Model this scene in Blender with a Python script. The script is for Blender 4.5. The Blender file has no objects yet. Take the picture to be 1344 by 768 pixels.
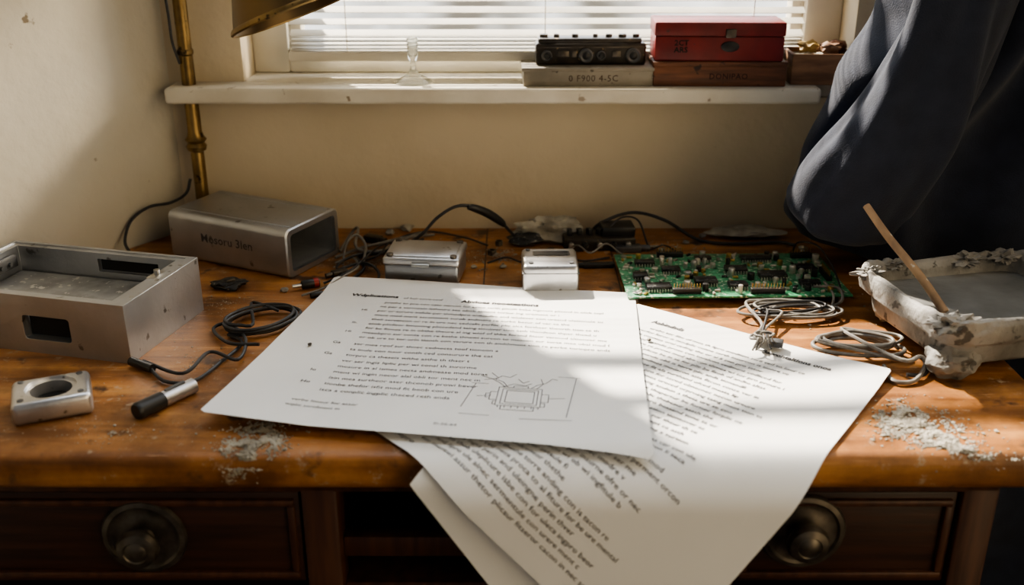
import bpy, bmesh, math, random
from mathutils import Vector, Matrix, noise as mn
random.seed(7)
C = bpy.context.scene.collection
PI = math.pi
R = math.radians
H = .42; TH = R(22.4); F = 1344.0
YW = 1.235          # back wall plane
YF = .685           # desk front edge
FLOOR = -.75
SILL = .186
# ---------- helpers
def ray(px, py):
    a = (px-672)/F; b = (384-py)/F
    return Vector((a, math.cos(TH)+b*math.sin(TH), -math.sin(TH)+b*math.cos(TH)))
def P(px, py, z=0.):
    r = ray(px, py); t = (z-H)/r.z
    return Vector((r.x*t, r.y*t, z))
def Q(px, py, Y):
    r = ray(px, py); t = Y/r.y
    return Vector((r.x*t, Y, H+r.z*t))
def wallx(y): return -.412-.652*(YW-y)

def nodes(m):
    m.use_nodes = True
    nt = m.node_tree; b = nt.nodes['Principled BSDF']
    return nt, b
def mat(name, col, rough=.5, metal=0, col2=None, scale=20, stretch=(1,1,1), bump=0, bscale=60, lo=.35, hi=.65, specks=None, spscale=90, spth=.68, sheen=0, rvar=0, detail=5):
    m = bpy.data.materials.new(name); nt, b = nodes(m)
    N = nt.nodes.new; L = nt.links.new
    tc = N('ShaderNodeTexCoord'); mp = N('ShaderNodeMapping'); mp.inputs['Scale'].default_value = stretch
    L(tc.outputs['Object'], mp.inputs['Vector'])
    b.inputs['Roughness'].default_value = rough; b.inputs['Metallic'].default_value = metal
    b.inputs['Base Color'].default_value = (*col, 1)
    out = None
    if col2 is None: col2 = tuple(c*.8 for c in col)
    n = N('ShaderNodeTexNoise'); n.inputs['Scale'].default_value = scale; n.inputs['Detail'].default_value = detail
    L(mp.outputs[0], n.inputs['Vector'])
    cr = N('ShaderNodeValToRGB'); cr.color_ramp.elements[0].position = lo; cr.color_ramp.elements[1].position = hi
    cr.color_ramp.elements[0].color = (*col2, 1); cr.color_ramp.elements[1].color = (*col, 1)
    L(n.outputs['Fac'], cr.inputs[0]); out = cr.outputs[0]
    if specks:
        n2 = N('ShaderNodeTexNoise'); n2.inputs['Scale'].default_value = spscale; n2.inputs['Detail'].default_value = 6
        L(tc.outputs['Object'], n2.inputs['Vector'])
        r2 = N('ShaderNodeValToRGB'); r2.color_ramp.elements[0].position = spth; r2.color_ramp.elements[1].position = spth+.04
        L(n2.outputs['Fac'], r2.inputs[0])
        mx = N('ShaderNodeMixRGB'); L(r2.outputs[0], mx.inputs[0]); L(out, mx.inputs[1]); mx.inputs[2].default_value = (*specks, 1)
        out = mx.outputs[0]
    L(out, b.inputs['Base Color'])
    if rvar:
        mr = N('ShaderNodeMapRange'); mr.inputs['To Min'].default_value = rough-rvar; mr.inputs['To Max'].default_value = rough+rvar
        L(n.outputs['Fac'], mr.inputs[0]); L(mr.outputs[0], b.inputs['Roughness'])
    if bump:
        n3 = N('ShaderNodeTexNoise'); n3.inputs['Scale'].default_value = bscale; n3.inputs['Detail'].default_value = 5
        L(mp.outputs[0], n3.inputs['Vector'])
        bp = N('ShaderNodeBump'); bp.inputs['Strength'].default_value = bump; bp.inputs['Distance'].default_value = .003
        L(n3.outputs['Fac'], bp.inputs['Height']); L(bp.outputs[0], b.inputs['Normal'])
    if sheen:
        b.inputs['Sheen Weight'].default_value = sheen
    return m

M = {}
M['wall'] = mat('plaster_wall', (.62,.53,.385), .85, col2=(.54,.46,.32), scale=5, bump=.35, bscale=70, specks=(.42,.35,.25), spscale=22, spth=.71)
M['wall_left'] = mat('plaster_wall_left', (.60,.57,.49), .85, col2=(.51,.475,.39), scale=4, bump=.7, bscale=45, specks=(.20,.16,.11), spscale=38, spth=.71)
M['paintwhite'] = mat('white_paint', (.72,.68,.58), .45, col2=(.58,.53,.43), scale=12, bump=.1, specks=(.30,.24,.18), spscale=60, spth=.66)
M['frame'] = mat('frame_paint', (.75,.72,.64), .4, col2=(.62,.58,.49), scale=9)
M['floor'] = mat('floor_boards', (.05,.03,.02), .6, col2=(.03,.018,.012), scale=6, stretch=(1,12,1))
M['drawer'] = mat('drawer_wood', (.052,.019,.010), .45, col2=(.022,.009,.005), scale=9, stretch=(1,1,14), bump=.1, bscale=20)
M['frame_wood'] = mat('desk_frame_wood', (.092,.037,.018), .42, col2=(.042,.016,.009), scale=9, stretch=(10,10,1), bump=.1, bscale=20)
M['dark'] = mat('shade_print_black', (.008,.007,.006), .8)  # near-black for painted shade in holes, also for print
M['alu'] = mat('cast_aluminium', (.52,.535,.56), .38, .88, col2=(.38,.395,.42), scale=12, bump=.14, bscale=180, specks=(.20,.195,.19), spscale=52, spth=.665, rvar=.12)
M['alu_l'] = mat('bare_aluminium', (.68,.68,.69), .32, .9, col2=(.50,.50,.51), scale=24, bump=.08, bscale=240, specks=(.25,.24,.22), spscale=80, spth=.67, rvar=.1)
M['alu_d'] = mat('inner_metal', (.16,.165,.17), .5, .7, col2=(.10,.10,.105), scale=30)
M['alu_i'] = mat('sleeve_lining', (.34,.35,.36), .5, .4, col2=(.22,.225,.23), scale=20)
M['dusty'] = mat('dusty_metal_floor', (.36,.36,.35), .6, .5, col2=(.22,.22,.21), scale=40, specks=(.55,.53,.49), spscale=120, spth=.62)
M['steel'] = mat('steel', (.5,.5,.49), .32, .95)
M['knob'] = mat('knob_metal', (.17,.15,.125), .40, .85, col2=(.07,.06,.05), scale=60)
M['brass'] = mat('aged_brass', (.36,.245,.105), .40, .9, col2=(.16,.108,.048), scale=35, specks=(.07,.05,.03), spscale=70, spth=.61)
M['shade'] = mat('bronze_shade', (.20,.135,.065), .38, .9, col2=(.11,.075,.04), scale=8)
M['black'] = mat('black_plastic', (.012,.012,.013), .4, col2=(.02,.02,.02))
M['rubber'] = mat('cable_rubber', (.02,.02,.022), .5, col2=(.035,.035,.037), scale=80)
M['grey_cable'] = mat('grey_cable', (.24,.225,.20), .5, col2=(.13,.12,.11), scale=60)
M['red'] = mat('red_plastic', (.35,.03,.02), .4)
M['paper'] = mat('white_paper', (.80,.80,.79), .75, col2=(.76,.76,.75), scale=9, bump=.08, bscale=18)
M['ink'] = mat('printer_ink', (.035,.035,.04), .9)
M['ink_w'] = mat('worn_print', (.07,.07,.075), .8, col2=(.25,.26,.27), scale=160, lo=.3, hi=.45)
M['ink2'] = mat('grey_ink', (.075,.075,.08), .9)
M['inkl'] = mat('light_ink', (.16,.16,.17), .9)
M['pale_ink'] = mat('faded_marking', (.04,.015,.012), .8)
M['burnt_ink'] = mat('burnt_marking', (.07,.045,.03), .8)
M['pcb'] = mat('green_board', (.07,.32,.16), .4, col2=(.035,.19,.09), scale=130, lo=.48, hi=.52, specks=(.58,.62,.50), spscale=210, spth=.575)
M['chip'] = mat('chip_epoxy', (.018,.018,.019), .35, specks=(.16,.16,.145), spscale=300, spth=.61)
M['tin'] = mat('solder_tin', (.66,.64,.59), .35, .7)
M['gold'] = mat('gold_pin', (.6,.42,.15), .3, .9)
M['plaster'] = mat('plaster', (.33,.32,.30), .72, col2=(.17,.163,.15), scale=24, bump=.8, bscale=110, specks=(.09,.085,.078), spscale=55, spth=.59)
M['slurry'] = mat('set_plaster', (.24,.24,.235), .4, col2=(.14,.14,.135), scale=20, bump=.35, bscale=60)
M['crumb'] = mat('crumbs', (.45,.42,.35), .9, col2=(.24,.22,.18), scale=50)
M['stick'] = mat('stick_wood', (.36,.24,.14), .7, col2=(.20,.13,.08), scale=40, stretch=(1,1,.2), specks=(.5,.46,.4), spscale=90, spth=.64)
M['coat'] = mat('navy_cloth', (.015,.021,.040), .94, col2=(.010,.014,.028), scale=40, bump=.3, bscale=600, sheen=.10)
M['redbox'] = mat('red_lacquer', (.21,.017,.014), .5, col2=(.12,.011,.010), scale=25, specks=(.06,.02,.015), spscale=70, spth=.66)
M['oldwood'] = mat('old_box_wood', (.20,.078,.036), .6, col2=(.09,.038,.019), scale=18, stretch=(1,1,9), specks=(.04,.02,.015), spscale=60, spth=.64)
M['tanwood'] = mat('tan_box_wood', (.32,.17,.085), .65, col2=(.17,.085,.045), scale=18, stretch=(1,1,6))
M['cardgrey'] = mat('grey_card', (.29,.26,.21), .7, col2=(.18,.16,.125), scale=22, specks=(.08,.07,.055), spscale=80, spth=.63)
M['camblack'] = mat('worn_black', (.018,.016,.014), .4, .2, col2=(.045,.035,.025), scale=60, specks=(.32,.22,.10), spscale=110, spth=.66)
M['yellow'] = mat('yellow_scrap', (.5,.33,.10), .6)
M['slat'] = mat('blind_slat', (.58,.55,.48), .5)
def glassmat():
    m = bpy.data.materials.new('clear_glass'); nt, b = nodes(m)
    b.inputs['Base Color'].default_value = (.97,.98,.98,1); b.inputs['Roughness'].default_value = .03
    b.inputs['Transmission Weight'].default_value = 1; b.inputs['IOR'].default_value = 1.42
    N = nt.nodes.new; L = nt.links.new
    tr = N('ShaderNodeBsdfTransparent'); tr.inputs[0].default_value = (.93,.95,.94,1); mx = N('ShaderNodeMixShader'); mx.inputs[0].default_value = .7
    L(tr.outputs[0], mx.inputs[1]); L(b.outputs[0], mx.inputs[2]); L(mx.outputs[0], nt.nodes['Material Output'].inputs[0])
    return m
M['glass'] = glassmat()
def paneglass():
    m = bpy.data.materials.new('pane_glass'); nt, b = nodes(m)
    N = nt.nodes.new; L = nt.links.new
    tr = N('ShaderNodeBsdfTransparent'); gl = N('ShaderNodeBsdfGlossy'); gl.inputs['Roughness'].default_value = .02
    mx = N('ShaderNodeMixShader'); mx.inputs[0].default_value = .05
    L(tr.outputs[0], mx.inputs[1]); L(gl.outputs[0], mx.inputs[2]); L(mx.outputs[0], nt.nodes['Material Output'].inputs[0])
    return m
M['pane'] = paneglass()
def woodtop():
    m = bpy.data.materials.new('desk_top_wood'); nt, b = nodes(m)
    N = nt.nodes.new; L = nt.links.new
    tc = N('ShaderNodeTexCoord')
    mp = N('ShaderNodeMapping'); mp.inputs['Scale'].default_value = (1.6, 16, 16); L(tc.outputs['Object'], mp.inputs[0])
    n1 = N('ShaderNodeTexNoise'); n1.inputs['Scale'].default_value = 3; n1.inputs['Detail'].default_value = 9; n1.inputs['Distortion'].default_value = .6; L(mp.outputs[0], n1.inputs['Vector'])
    cr = N('ShaderNodeValToRGB'); e = cr.color_ramp.elements
    e[0].position = .3; e[0].color = (.19,.074,.022,1); e[1].position = .74; e[1].color = (.56,.28,.092,1)
    x = cr.color_ramp.elements.new(.52); x.color = (.38,.165,.049,1)
    L(n1.outputs['Fac'], cr.inputs[0])
    n2 = N('ShaderNodeTexNoise'); n2.inputs['Scale'].default_value = 9; n2.inputs['Detail'].default_value = 8; n2.inputs['Roughness'].default_value = .65; L(tc.outputs['Object'], n2.inputs['Vector'])
    r2 = N('ShaderNodeValToRGB'); r2.color_ramp.elements[0].position = .38; r2.color_ramp.elements[0].color = (.34,.30,.27,1); r2.color_ramp.elements[1].position = .58; r2.color_ramp.elements[1].color = (1.05,1.05,1.05,1)
    L(n2.outputs['Fac'], r2.inputs[0])
    mu = N('ShaderNodeMixRGB'); mu.blend_type = 'MULTIPLY'; mu.inputs[0].default_value = .85; L(cr.outputs[0], mu.inputs[1]); L(r2.outputs[0], mu.inputs[2])
    n4 = N('ShaderNodeTexNoise'); n4.inputs['Scale'].default_value = 34; n4.inputs['Detail'].default_value = 8; L(tc.outputs['Object'], n4.inputs['Vector'])
    r4 = N('ShaderNodeValToRGB'); r4.color_ramp.elements[0].position = .60; r4.color_ramp.elements[1].position = .69; L(n4.outputs['Fac'], r4.inputs[0])
    m4 = N('ShaderNodeMixRGB'); L(r4.outputs[0], m4.inputs[0]); L(mu.outputs[0], m4.inputs[1]); m4.inputs[2].default_value = (.07,.033,.016,1)
    n3 = N('ShaderNodeTexNoise'); n3.inputs['Scale'].default_value = 48; n3.inputs['Detail'].default_value = 10; n3.inputs['Roughness'].default_value = .75; L(tc.outputs['Object'], n3.inputs['Vector'])
    r3 = N('ShaderNodeValToRGB'); r3.color_ramp.elements[0].position = .58; r3.color_ramp.elements[1].position = .68; L(n3.outputs['Fac'], r3.inputs[0])
    m3 = N('ShaderNodeMixRGB'); L(r3.outputs[0], m3.inputs[0]); L(m4.outputs[0], m3.inputs[1]); m3.inputs[2].default_value = (.40,.33,.24,1)
    ms = N('ShaderNodeMapping'); ms.inputs['Scale'].default_value = (4, 160, 4); ms.inputs['Rotation'].default_value = (0,0,R(24)); L(tc.outputs['Object'], ms.inputs[0])
    ns = N('ShaderNodeTexNoise'); ns.inputs['Scale'].default_value = 3; ns.inputs['Detail'].default_value = 3; L(ms.outputs[0], ns.inputs['Vector'])
    rs = N('ShaderNodeValToRGB'); rs.color_ramp.elements[0].position = .67; rs.color_ramp.elements[1].position = .71; L(ns.outputs['Fac'], rs.inputs[0])
    m5 = N('ShaderNodeMixRGB'); L(rs.outputs[0], m5.inputs[0]); L(m3.outputs[0], m5.inputs[1]); m5.inputs[2].default_value = (.50,.31,.15,1)
    sx = N('ShaderNodeSeparateXYZ'); L(tc.outputs['Object'], sx.inputs[0])
    last = m5.outputs[0]
    for x0 in (-.031, .118):
        s = N('ShaderNodeMath'); s.operation = 'SUBTRACT'; L(sx.outputs[0], s.inputs[0]); s.inputs[1].default_value = x0
        a = N('ShaderNodeMath'); a.operation = 'ABSOLUTE'; L(s.outputs[0], a.inputs[0])
        l = N('ShaderNodeMath'); l.operation = 'LESS_THAN'; L(a.outputs[0], l.inputs[0]); l.inputs[1].default_value = .0009
        mm = N('ShaderNodeMixRGB'); L(l.outputs[0], mm.inputs[0]); L(last, mm.inputs[1]); mm.inputs[2].default_value = (.05,.02,.01,1); last = mm.outputs[0]
    L(last, b.inputs['Base Color'])
    mr = N('ShaderNodeMapRange'); mr.inputs['To Min'].default_value = .25; mr.inputs['To Max'].default_value = .6; L(n2.outputs['Fac'], mr.inputs[0]); L(mr.outputs[0], b.inputs['Roughness'])
    bp = N('ShaderNodeBump'); bp.inputs['Strength'].default_value = .35; bp.inputs['Distance'].default_value = .002; L(n3.outputs['Fac'], bp.inputs['Height']); L(bp.outputs[0], b.inputs['Normal'])
    return m
M['top'] = woodtop()

def BM(): return bmesh.new()
def merge(dst, src, mtx=None):
    if mtx is not None: bmesh.ops.transform(src, matrix=mtx, verts=src.verts)
    me = bpy.data.meshes.new('t'); src.to_mesh(me); dst.from_mesh(me); bpy.data.meshes.remove(me); src.free()
    return dst
def T(x, y, z, rz=0, rx=0, ry=0):
    return Matrix.Translation((x,y,z)) @ Matrix.Rotation(rz,4,'Z') @ Matrix.Rotation(ry,4,'Y') @ Matrix.Rotation(rx,4,'X')
def box(dst, sx, sy, sz, x=0, y=0, z=0, bev=0, seg=2, rz=0, rx=0, ry=0):
    b = BM(); bmesh.ops.create_cube(b, size=1); bmesh.ops.scale(b, vec=(sx,sy,sz), verts=b.verts)
    if bev: bmesh.ops.bevel(b, geom=b.edges[:], offset=bev, segments=seg, affect='EDGES', profile=.5)
    return merge(dst, b, T(x,y,z,rz,rx,ry))
def cyl(dst, r, h, x=0, y=0, z=0, seg=24, r2=None, rz=0, rx=0, ry=0, bev=0):
    b = BM(); bmesh.ops.create_cone(b, cap_ends=True, segments=seg, radius1=r, radius2=r if r2 is None else r2, depth=h)
    if bev:
        es = [e for e in b.edges if abs(e.verts[0].co.z-e.verts[1].co.z) < 1e-6]
        bmesh.ops.bevel(b, geom=es, offset=bev, segments=2, affect='EDGES', profile=.5)
    return merge(dst, b, T(x,y,z,rz,rx,ry))
def lathe(dst, prof, seg=40, mtx=None):
    b = BM(); rings = []
    for r, z in prof:
        rings.append([b.verts.new((max(r,1e-5)*math.cos(2*PI*i/seg), max(r,1e-5)*math.sin(2*PI*i/seg), z)) for i in range(seg)])
    for a, c in zip(rings, rings[1:]):
        for i in range(seg): b.faces.new((a[i], a[(i+1)%seg], c[(i+1)%seg], c[i]))
    bmesh.ops.remove_doubles(b, verts=b.verts, dist=2e-5)
    return merge(dst, b, mtx)
def smooth(pts, n=8):
    pts = [Vector(p) for p in pts]; out = []
    q = [pts[0]*2-pts[1]]+pts+[pts[-1]*2-pts[-2]]
    for i in range(1, len(q)-2):
        a, b_, c, d = q[i-1:i+3]
        for k in range(n):
            t = k/n
            out.append(.5*((2*b_)+(c-a)*t+(2*a-5*b_+4*c-d)*t*t+(3*b_-a-3*c+d)*t**3))
    out.append(pts[-1]); return out
def tube(dst, pts, r, seg=10, n=8, sm=True):
    p = smooth(pts, n) if sm else [Vector(v) for v in pts]
    rf = r if callable(r) else (lambda t: r)
    b = BM(); rings = []; up = None
    for i, c in enumerate(p):
        d = (p[min(i+1,len(p)-1)]-p[max(i-1,0)]); d = d.normalized() if d.length > 1e-9 else Vector((0,0,1))
        if up is None: up = Vector((0,0,1)) if abs(d.z) < .9 else Vector((1,0,0))
        s = d.cross(up); s = s.normalized() if s.length > 1e-6 else Vector((1,0,0)); up = s.cross(d).normalized()
        rr = rf(i/(len(p)-1))
        rings.append([b.verts.new(c+(s*math.cos(2*PI*k/seg)+up*math.sin(2*PI*k/seg))*rr) for k in range(seg)])
    for a, c in zip(rings, rings[1:]):
        for k in range(seg): b.faces.new((a[k], a[(k+1)%seg], c[(k+1)%seg], c[k]))
    b.faces.new(rings[0]); b.faces.new(rings[-1][::-1])
    bmesh.ops.recalc_face_normals(b, faces=b.faces)
    return merge(dst, b)
def cut(bm, cutters):
    def tmp(b):
        me = bpy.data.meshes.new('t'); b.to_mesh(me); b.free(); o = bpy.data.objects.new('t', me); C.objects.link(o); return o
    a = tmp(bm); cs = [tmp(c) for c in cutters]
    for c in cs:
        md = a.modifiers.new('b', 'BOOLEAN'); md.operation = 'DIFFERENCE'; md.object = c; md.solver = 'EXACT'
    bpy.context.view_layer.update(); dg = bpy.context.evaluated_depsgraph_get()
    me = bpy.data.meshes.new_from_object(a.evaluated_get(dg)); out = BM(); out.from_mesh(me); bpy.data.meshes.remove(me)
    for o in [a]+cs: bpy.data.objects.remove(o)
    return out
def obj(name, bm, m, parent=None, sm=True, ang=35, bev=0, recalc=False):
    if recalc: bmesh.ops.recalc_face_normals(bm, faces=bm.faces)
    me = bpy.data.meshes.new(name); bm.to_mesh(me); bm.free()
    me.materials.append(M[m] if isinstance(m, str) else m)
    if sm:
        me.polygons.foreach_set('use_smooth', [True]*len(me.polygons)); me.set_sharp_from_angle(angle=R(ang))
    o = bpy.data.objects.new(name, me); C.objects.link(o)
    if parent: o.parent = parent
    if bev:
        md = o.modifiers.new('bevel', 'BEVEL'); md.width = bev; md.segments = 2; md.limit_method = 'ANGLE'; md.angle_limit = R(40)
    return o
def tag(o, label, cat, group=None, kind=None):
    o['label'] = label; o['category'] = cat
    if group: o['group'] = group
    if kind: o['kind'] = kind
    return o
def thing(name, label, cat, loc=(0,0,0), rz=0, group=None):
    o = bpy.data.objects.new(name, None); o.empty_display_size = .02; C.objects.link(o)
    o.location = loc; o.rotation_euler = (0,0,rz)
    return tag(o, label, cat, group)
def struct(name, bm, m):
    o = obj(name, bm, m); o['kind'] = 'structure'; return o
def recenter(o):
    vs = [v.co for v in o.data.vertices]
    c = Vector((sum(v.x for v in vs)/len(vs), sum(v.y for v in vs)/len(vs), min(v.z for v in vs)))
    o.data.transform(Matrix.Translation(-c)); o.location = o.location + c
    return o
def textmesh(body, size, align='LEFT', spacing=1.0, line=1.0, bold=0):
    cu = bpy.data.curves.new('t', 'FONT'); cu.body = body; cu.size = size; cu.align_x = align; cu.space_character = spacing; cu.space_line = line; cu.resolution_u = 2; cu.offset = bold
    o = bpy.data.objects.new('t', cu); C.objects.link(o); bpy.context.view_layer.update()
    me = bpy.data.meshes.new_from_object(o.evaluated_get(bpy.context.evaluated_depsgraph_get()))
    b = BM(); b.from_mesh(me); bpy.data.objects.remove(o); bpy.data.curves.remove(cu); bpy.data.meshes.remove(me)
    return b

# ---------- room shell
b = BM()
XR = 1.4; XO0, XO1 = -.322, .405; ZT = 1.5; ZO = .80; TW = .12
yc = YW+TW/2
def wb(x0, x1, z0, z1): box(b, x1-x0, TW, z1-z0, (x0+x1)/2, yc, (z0+z1)/2)
wb(-.412, XR, FLOOR, SILL-.02); wb(-.412, XO0, SILL-.02, ZT); wb(XO1, XR, SILL-.02, ZT); wb(XO0, XO1, ZO, ZT)
struct('wall_back', b, 'wall')
b = BM()
d = Vector((-.546,-.838,0)); n_ = Vector((-.838,.546,0)); c0 = Vector((-.412,YW,0)); Lw = 3.2
vs = [c0, c0+d*Lw, c0+d*Lw+n_*.12, c0+n_*.12+Vector((0,.12,0)), c0+Vector((0,.12,0))]
lo = [b.verts.new((v.x,v.y,FLOOR)) for v in vs]; hi = [b.verts.new((v.x,v.y,ZT)) for v in vs]
b.faces.new(lo); b.faces.new(hi[::-1])
for i in range(5): b.faces.new((lo[i], lo[(i+1)%5], hi[(i+1)%5], hi[i]))
bmesh.ops.recalc_face_normals(b, faces=b.faces)
struct('wall_left', b, 'wall_left')
b = BM(); box(b, .1, 3.2, ZT-FLOOR, XR+.05, YW-1.6+.12, (ZT+FLOOR)/2); struct('wall_right', b, 'wall')
b = BM(); box(b, 4.6, 3.6, .05, -.7, -.35, FLOOR-.025); struct('floor', b, 'floor')
b = BM(); yf = YW+.075
for (x0,x1,z0,z1) in ((XO0,XO0+.045,SILL,ZO),(XO1-.045,XO1,SILL,ZO),(XO0+.045,XO1-.045,SILL,SILL+.03),(XO0+.045,XO1-.045,ZO-.03,ZO)):
    box(b, x1-x0, .04, z1-z0, (x0+x1)/2, yf, (z0+z1)/2, bev=.003)
w = struct('window_1', b, 'frame')
b = BM()
for (x0,x1,z0,z1) in ((XO0+.045,XO0+.06,SILL+.03,ZO-.03),(XO1-.06,XO1-.045,SILL+.03,ZO-.03),(XO0+.06,XO1-.06,SILL+.03,SILL+.04),(XO0+.06,XO1-.06,ZO-.04,ZO-.03)):
    box(b, x1-x0, .025, z1-z0, (x0+x1)/2, yf+.004, (z0+z1)/2, bev=.002)
obj('sash', b, 'paintwhite', w)
b = BM(); box(b, XO1-XO0-.12, .003, ZO-SILL-.08, (XO0+XO1)/2, yf+.006, (SILL+ZO)/2); obj('pane', b, 'pane', w)
b = BM()
box(b, .36+.405, .048, .0185, (.36-.405)/2, YW-.024+.001, SILL-.00925, bev=.004, seg=3)
box(b, XO1-XO0-.002, .1, .018, (XO0+XO1)/2, YW+.05, SILL-.0093)
struct('trim_1', b, 'paintwhite')
bl = thing('window_blind', 'white slatted blind hanging in the window above the sill', 'blind', (0, YW+.035, SILL))
b = BM(); z = .034
while z < ZO-SILL-.03:
    hh = z+SILL; t = 26
    if z > .095: t = 42
    for (a0,a1) in ((.425,.450),(.50,.53)):
        if a0 < hh < a1: t = -30  # unseen slats turned shut to cast shade bands on the pages
    if hh > .585: t = -20  # unseen top slats shut to end the sun patch
    if z < .05: t = 10
    box(b, XO1-XO0-.105, .0135, .0006, (XO0+XO1)/2, 0, z, rx=R(t)+R(random.uniform(-3,3)), ry=R(random.uniform(-.15,.15)))
    z += .0045 if z < .048 else .0135
obj('slats', b, 'slat', bl)
b = BM(); box(b, XO1-XO0-.1, .016, .012, (XO0+XO1)/2, 0, .0245, bev=.002); obj('bottom_rail', b, 'frame', bl)
b = BM(); box(b, XO1-XO0-.1, .025, .028, (XO0+XO1)/2, 0, ZO-SILL-.0145, bev=.002); obj('head_rail', b, 'frame', bl)
for x in (-.2, .04, .29):
    b = BM(); tube(b, [(x,-.0085,.03),(x,-.0085,ZO-SILL-.03)], .0006, sm=False, seg=6); obj('ladder_cord', b, 'frame', bl)

# ---------- desk
dk = thing('desk', 'worn orange brown wooden desk with dark drawers below its top', 'desk', (0, .95, FLOOR))
def dobj(name, bm, m, parent=None, **k):
    bmesh.ops.translate(bm, vec=(0,-.95,-FLOOR), verts=bm.verts); return obj(name, bm, m, parent or dk, **k)
XD = .462
b = BM()
yl = YW-(.62-.412)/.652
poly = [(-.62,YF),(XD,YF),(XD,YW-.002),(-.408,YW-.002),(-.617,yl+.008)]
f = b.faces.new([b.verts.new((x,y,0)) for x,y in poly])
r_ = bmesh.ops.extrude_face_region(b, geom=[f]); bmesh.ops.translate(b, vec=(0,0,-.032), verts=[v for v in r_['geom'] if isinstance(v, bmesh.types.BMVert)])
bmesh.ops.recalc_face_normals(b, faces=b.faces)
es = [e for e in b.edges if all(abs(v.co.y-YF) < 1e-5 for v in e.verts) or all(abs(v.co.x-XD) < 1e-5 for v in e.verts)]
bmesh.ops.bevel(b, geom=es, offset=.009, segments=4, affect='EDGES', profile=.5)
dobj('tabletop', b, 'top')
XL = -.50
def panel(x0,x1,y0,y1,z0,z1,bev=.002):
    b = BM(); box(b, x1-x0, y1-y0, z1-z0, (x0+x1)/2, (y0+y1)/2, (z0+z1)/2, bev=bev); return b
yd = YF+.02
dobj('rail', panel(XL,.395,yd,yd+.02,-.046,-.032), 'frame_wood')
for (x0,x1) in ((XL-.025,XL),(-.172,-.142),(.155,.185),(.366,.396)):
    dobj('post', panel(x0,x1,yd,yd+.03,FLOOR,-.034,.003), 'frame_wood')
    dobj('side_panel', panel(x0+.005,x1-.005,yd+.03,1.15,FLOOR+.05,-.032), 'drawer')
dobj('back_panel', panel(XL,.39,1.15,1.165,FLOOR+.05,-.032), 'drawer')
dobj('shelf', panel(-.142,.155,yd+.01,1.15,-.16,-.143), 'frame_wood')
dobj('inner_rail', panel(-.142,.155,yd+.012,yd+.03,-.118,-.098), 'frame_wood')
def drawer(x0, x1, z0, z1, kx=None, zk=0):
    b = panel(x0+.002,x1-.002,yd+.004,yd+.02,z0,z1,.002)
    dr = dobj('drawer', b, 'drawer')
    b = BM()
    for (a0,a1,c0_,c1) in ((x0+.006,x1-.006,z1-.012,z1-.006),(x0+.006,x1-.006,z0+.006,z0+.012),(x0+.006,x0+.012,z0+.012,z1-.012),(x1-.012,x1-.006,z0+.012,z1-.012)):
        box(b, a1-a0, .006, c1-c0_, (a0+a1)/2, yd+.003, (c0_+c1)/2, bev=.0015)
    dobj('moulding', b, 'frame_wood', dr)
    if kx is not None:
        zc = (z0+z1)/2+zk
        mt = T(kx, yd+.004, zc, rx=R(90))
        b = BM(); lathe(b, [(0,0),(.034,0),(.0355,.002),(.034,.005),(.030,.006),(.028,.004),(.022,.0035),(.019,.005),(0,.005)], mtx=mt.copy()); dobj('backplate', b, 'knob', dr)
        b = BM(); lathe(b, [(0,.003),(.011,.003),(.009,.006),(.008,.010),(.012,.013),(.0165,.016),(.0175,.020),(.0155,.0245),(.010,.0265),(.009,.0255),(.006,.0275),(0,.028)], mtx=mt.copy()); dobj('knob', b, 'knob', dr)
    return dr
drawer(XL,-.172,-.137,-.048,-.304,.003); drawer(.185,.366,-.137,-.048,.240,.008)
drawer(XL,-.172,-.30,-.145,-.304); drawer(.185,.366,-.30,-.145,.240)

# ---------- papers
def surf_fn(cs, wav=0, base=.001, seed=0, curl=None, rb=.02):
    A,B_,C_,D = [Vector((x,y)) for x,y in cs]
    def s(u, v):
        p = A*(1-u)*(1-v)+B_*u*(1-v)+C_*u*v+D*(1-u)*v
        x, y = p; z = base
        z += wav*(.5+.5*mn.noise(Vector((u*2.3+seed, v*2.1, seed))))
        if curl: z += curl(u, v)
        e = YF+.004-y
        if e > 0:     # bends over the front edge
            a = min(e/rb, R(84)); yy = YF+.004-rb*math.sin(a); zz = -rb*(1-math.cos(a))
            rest = e-rb*a
            if rest > 0: yy -= rest*math.cos(a); zz -= rest*math.sin(a)
            k = z; y = yy-k*math.sin(a); z = zz+k*math.cos(a)
        return Vector((x, y, z))
    return s
def nrm(s, u, v):
    e = .004
    return (s(u+e,v)-s(u-e,v)).cross(s(u,v-e)-s(u,v+e)).normalized()
def sheet(s, nu=70, nv=70, rc=.0):
    b = BM()
    def rnd(t, o):
        if rc <= 0: return t
        dd = min(o, 1-o)
        if dd >= rc: return t
        ins = rc-math.sqrt(max(0, rc*rc-(rc-dd)**2))
        return ins+t*(1-2*ins)
    g = [[b.verts.new(s(rnd(i/nu, j/nv), j/nv)) for i in range(nu+1)] for j in range(nv+1)]
    for j in range(nv):
        for i in range(nu): b.faces.new((g[j+1][i], g[j+1][i+1], g[j][i+1], g[j][i]))
    return b
SY = ['con','ver','ta','plic','mea','sur','ing','ob','ser','the','of','to','and','in','pro','ced','ure','con','nec','tor','fit','mod','ule','a','is','be','for','re','tion','al','ment','wi','th','or','per','li','ne','ca','se','as']
def words(n):
    out = ''
    while len(out) < n:
        out += ''.join(random.choice(SY) for _ in range(random.choice((1,1,2,2,3))))+' '
    return out[:n].rstrip()
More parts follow.
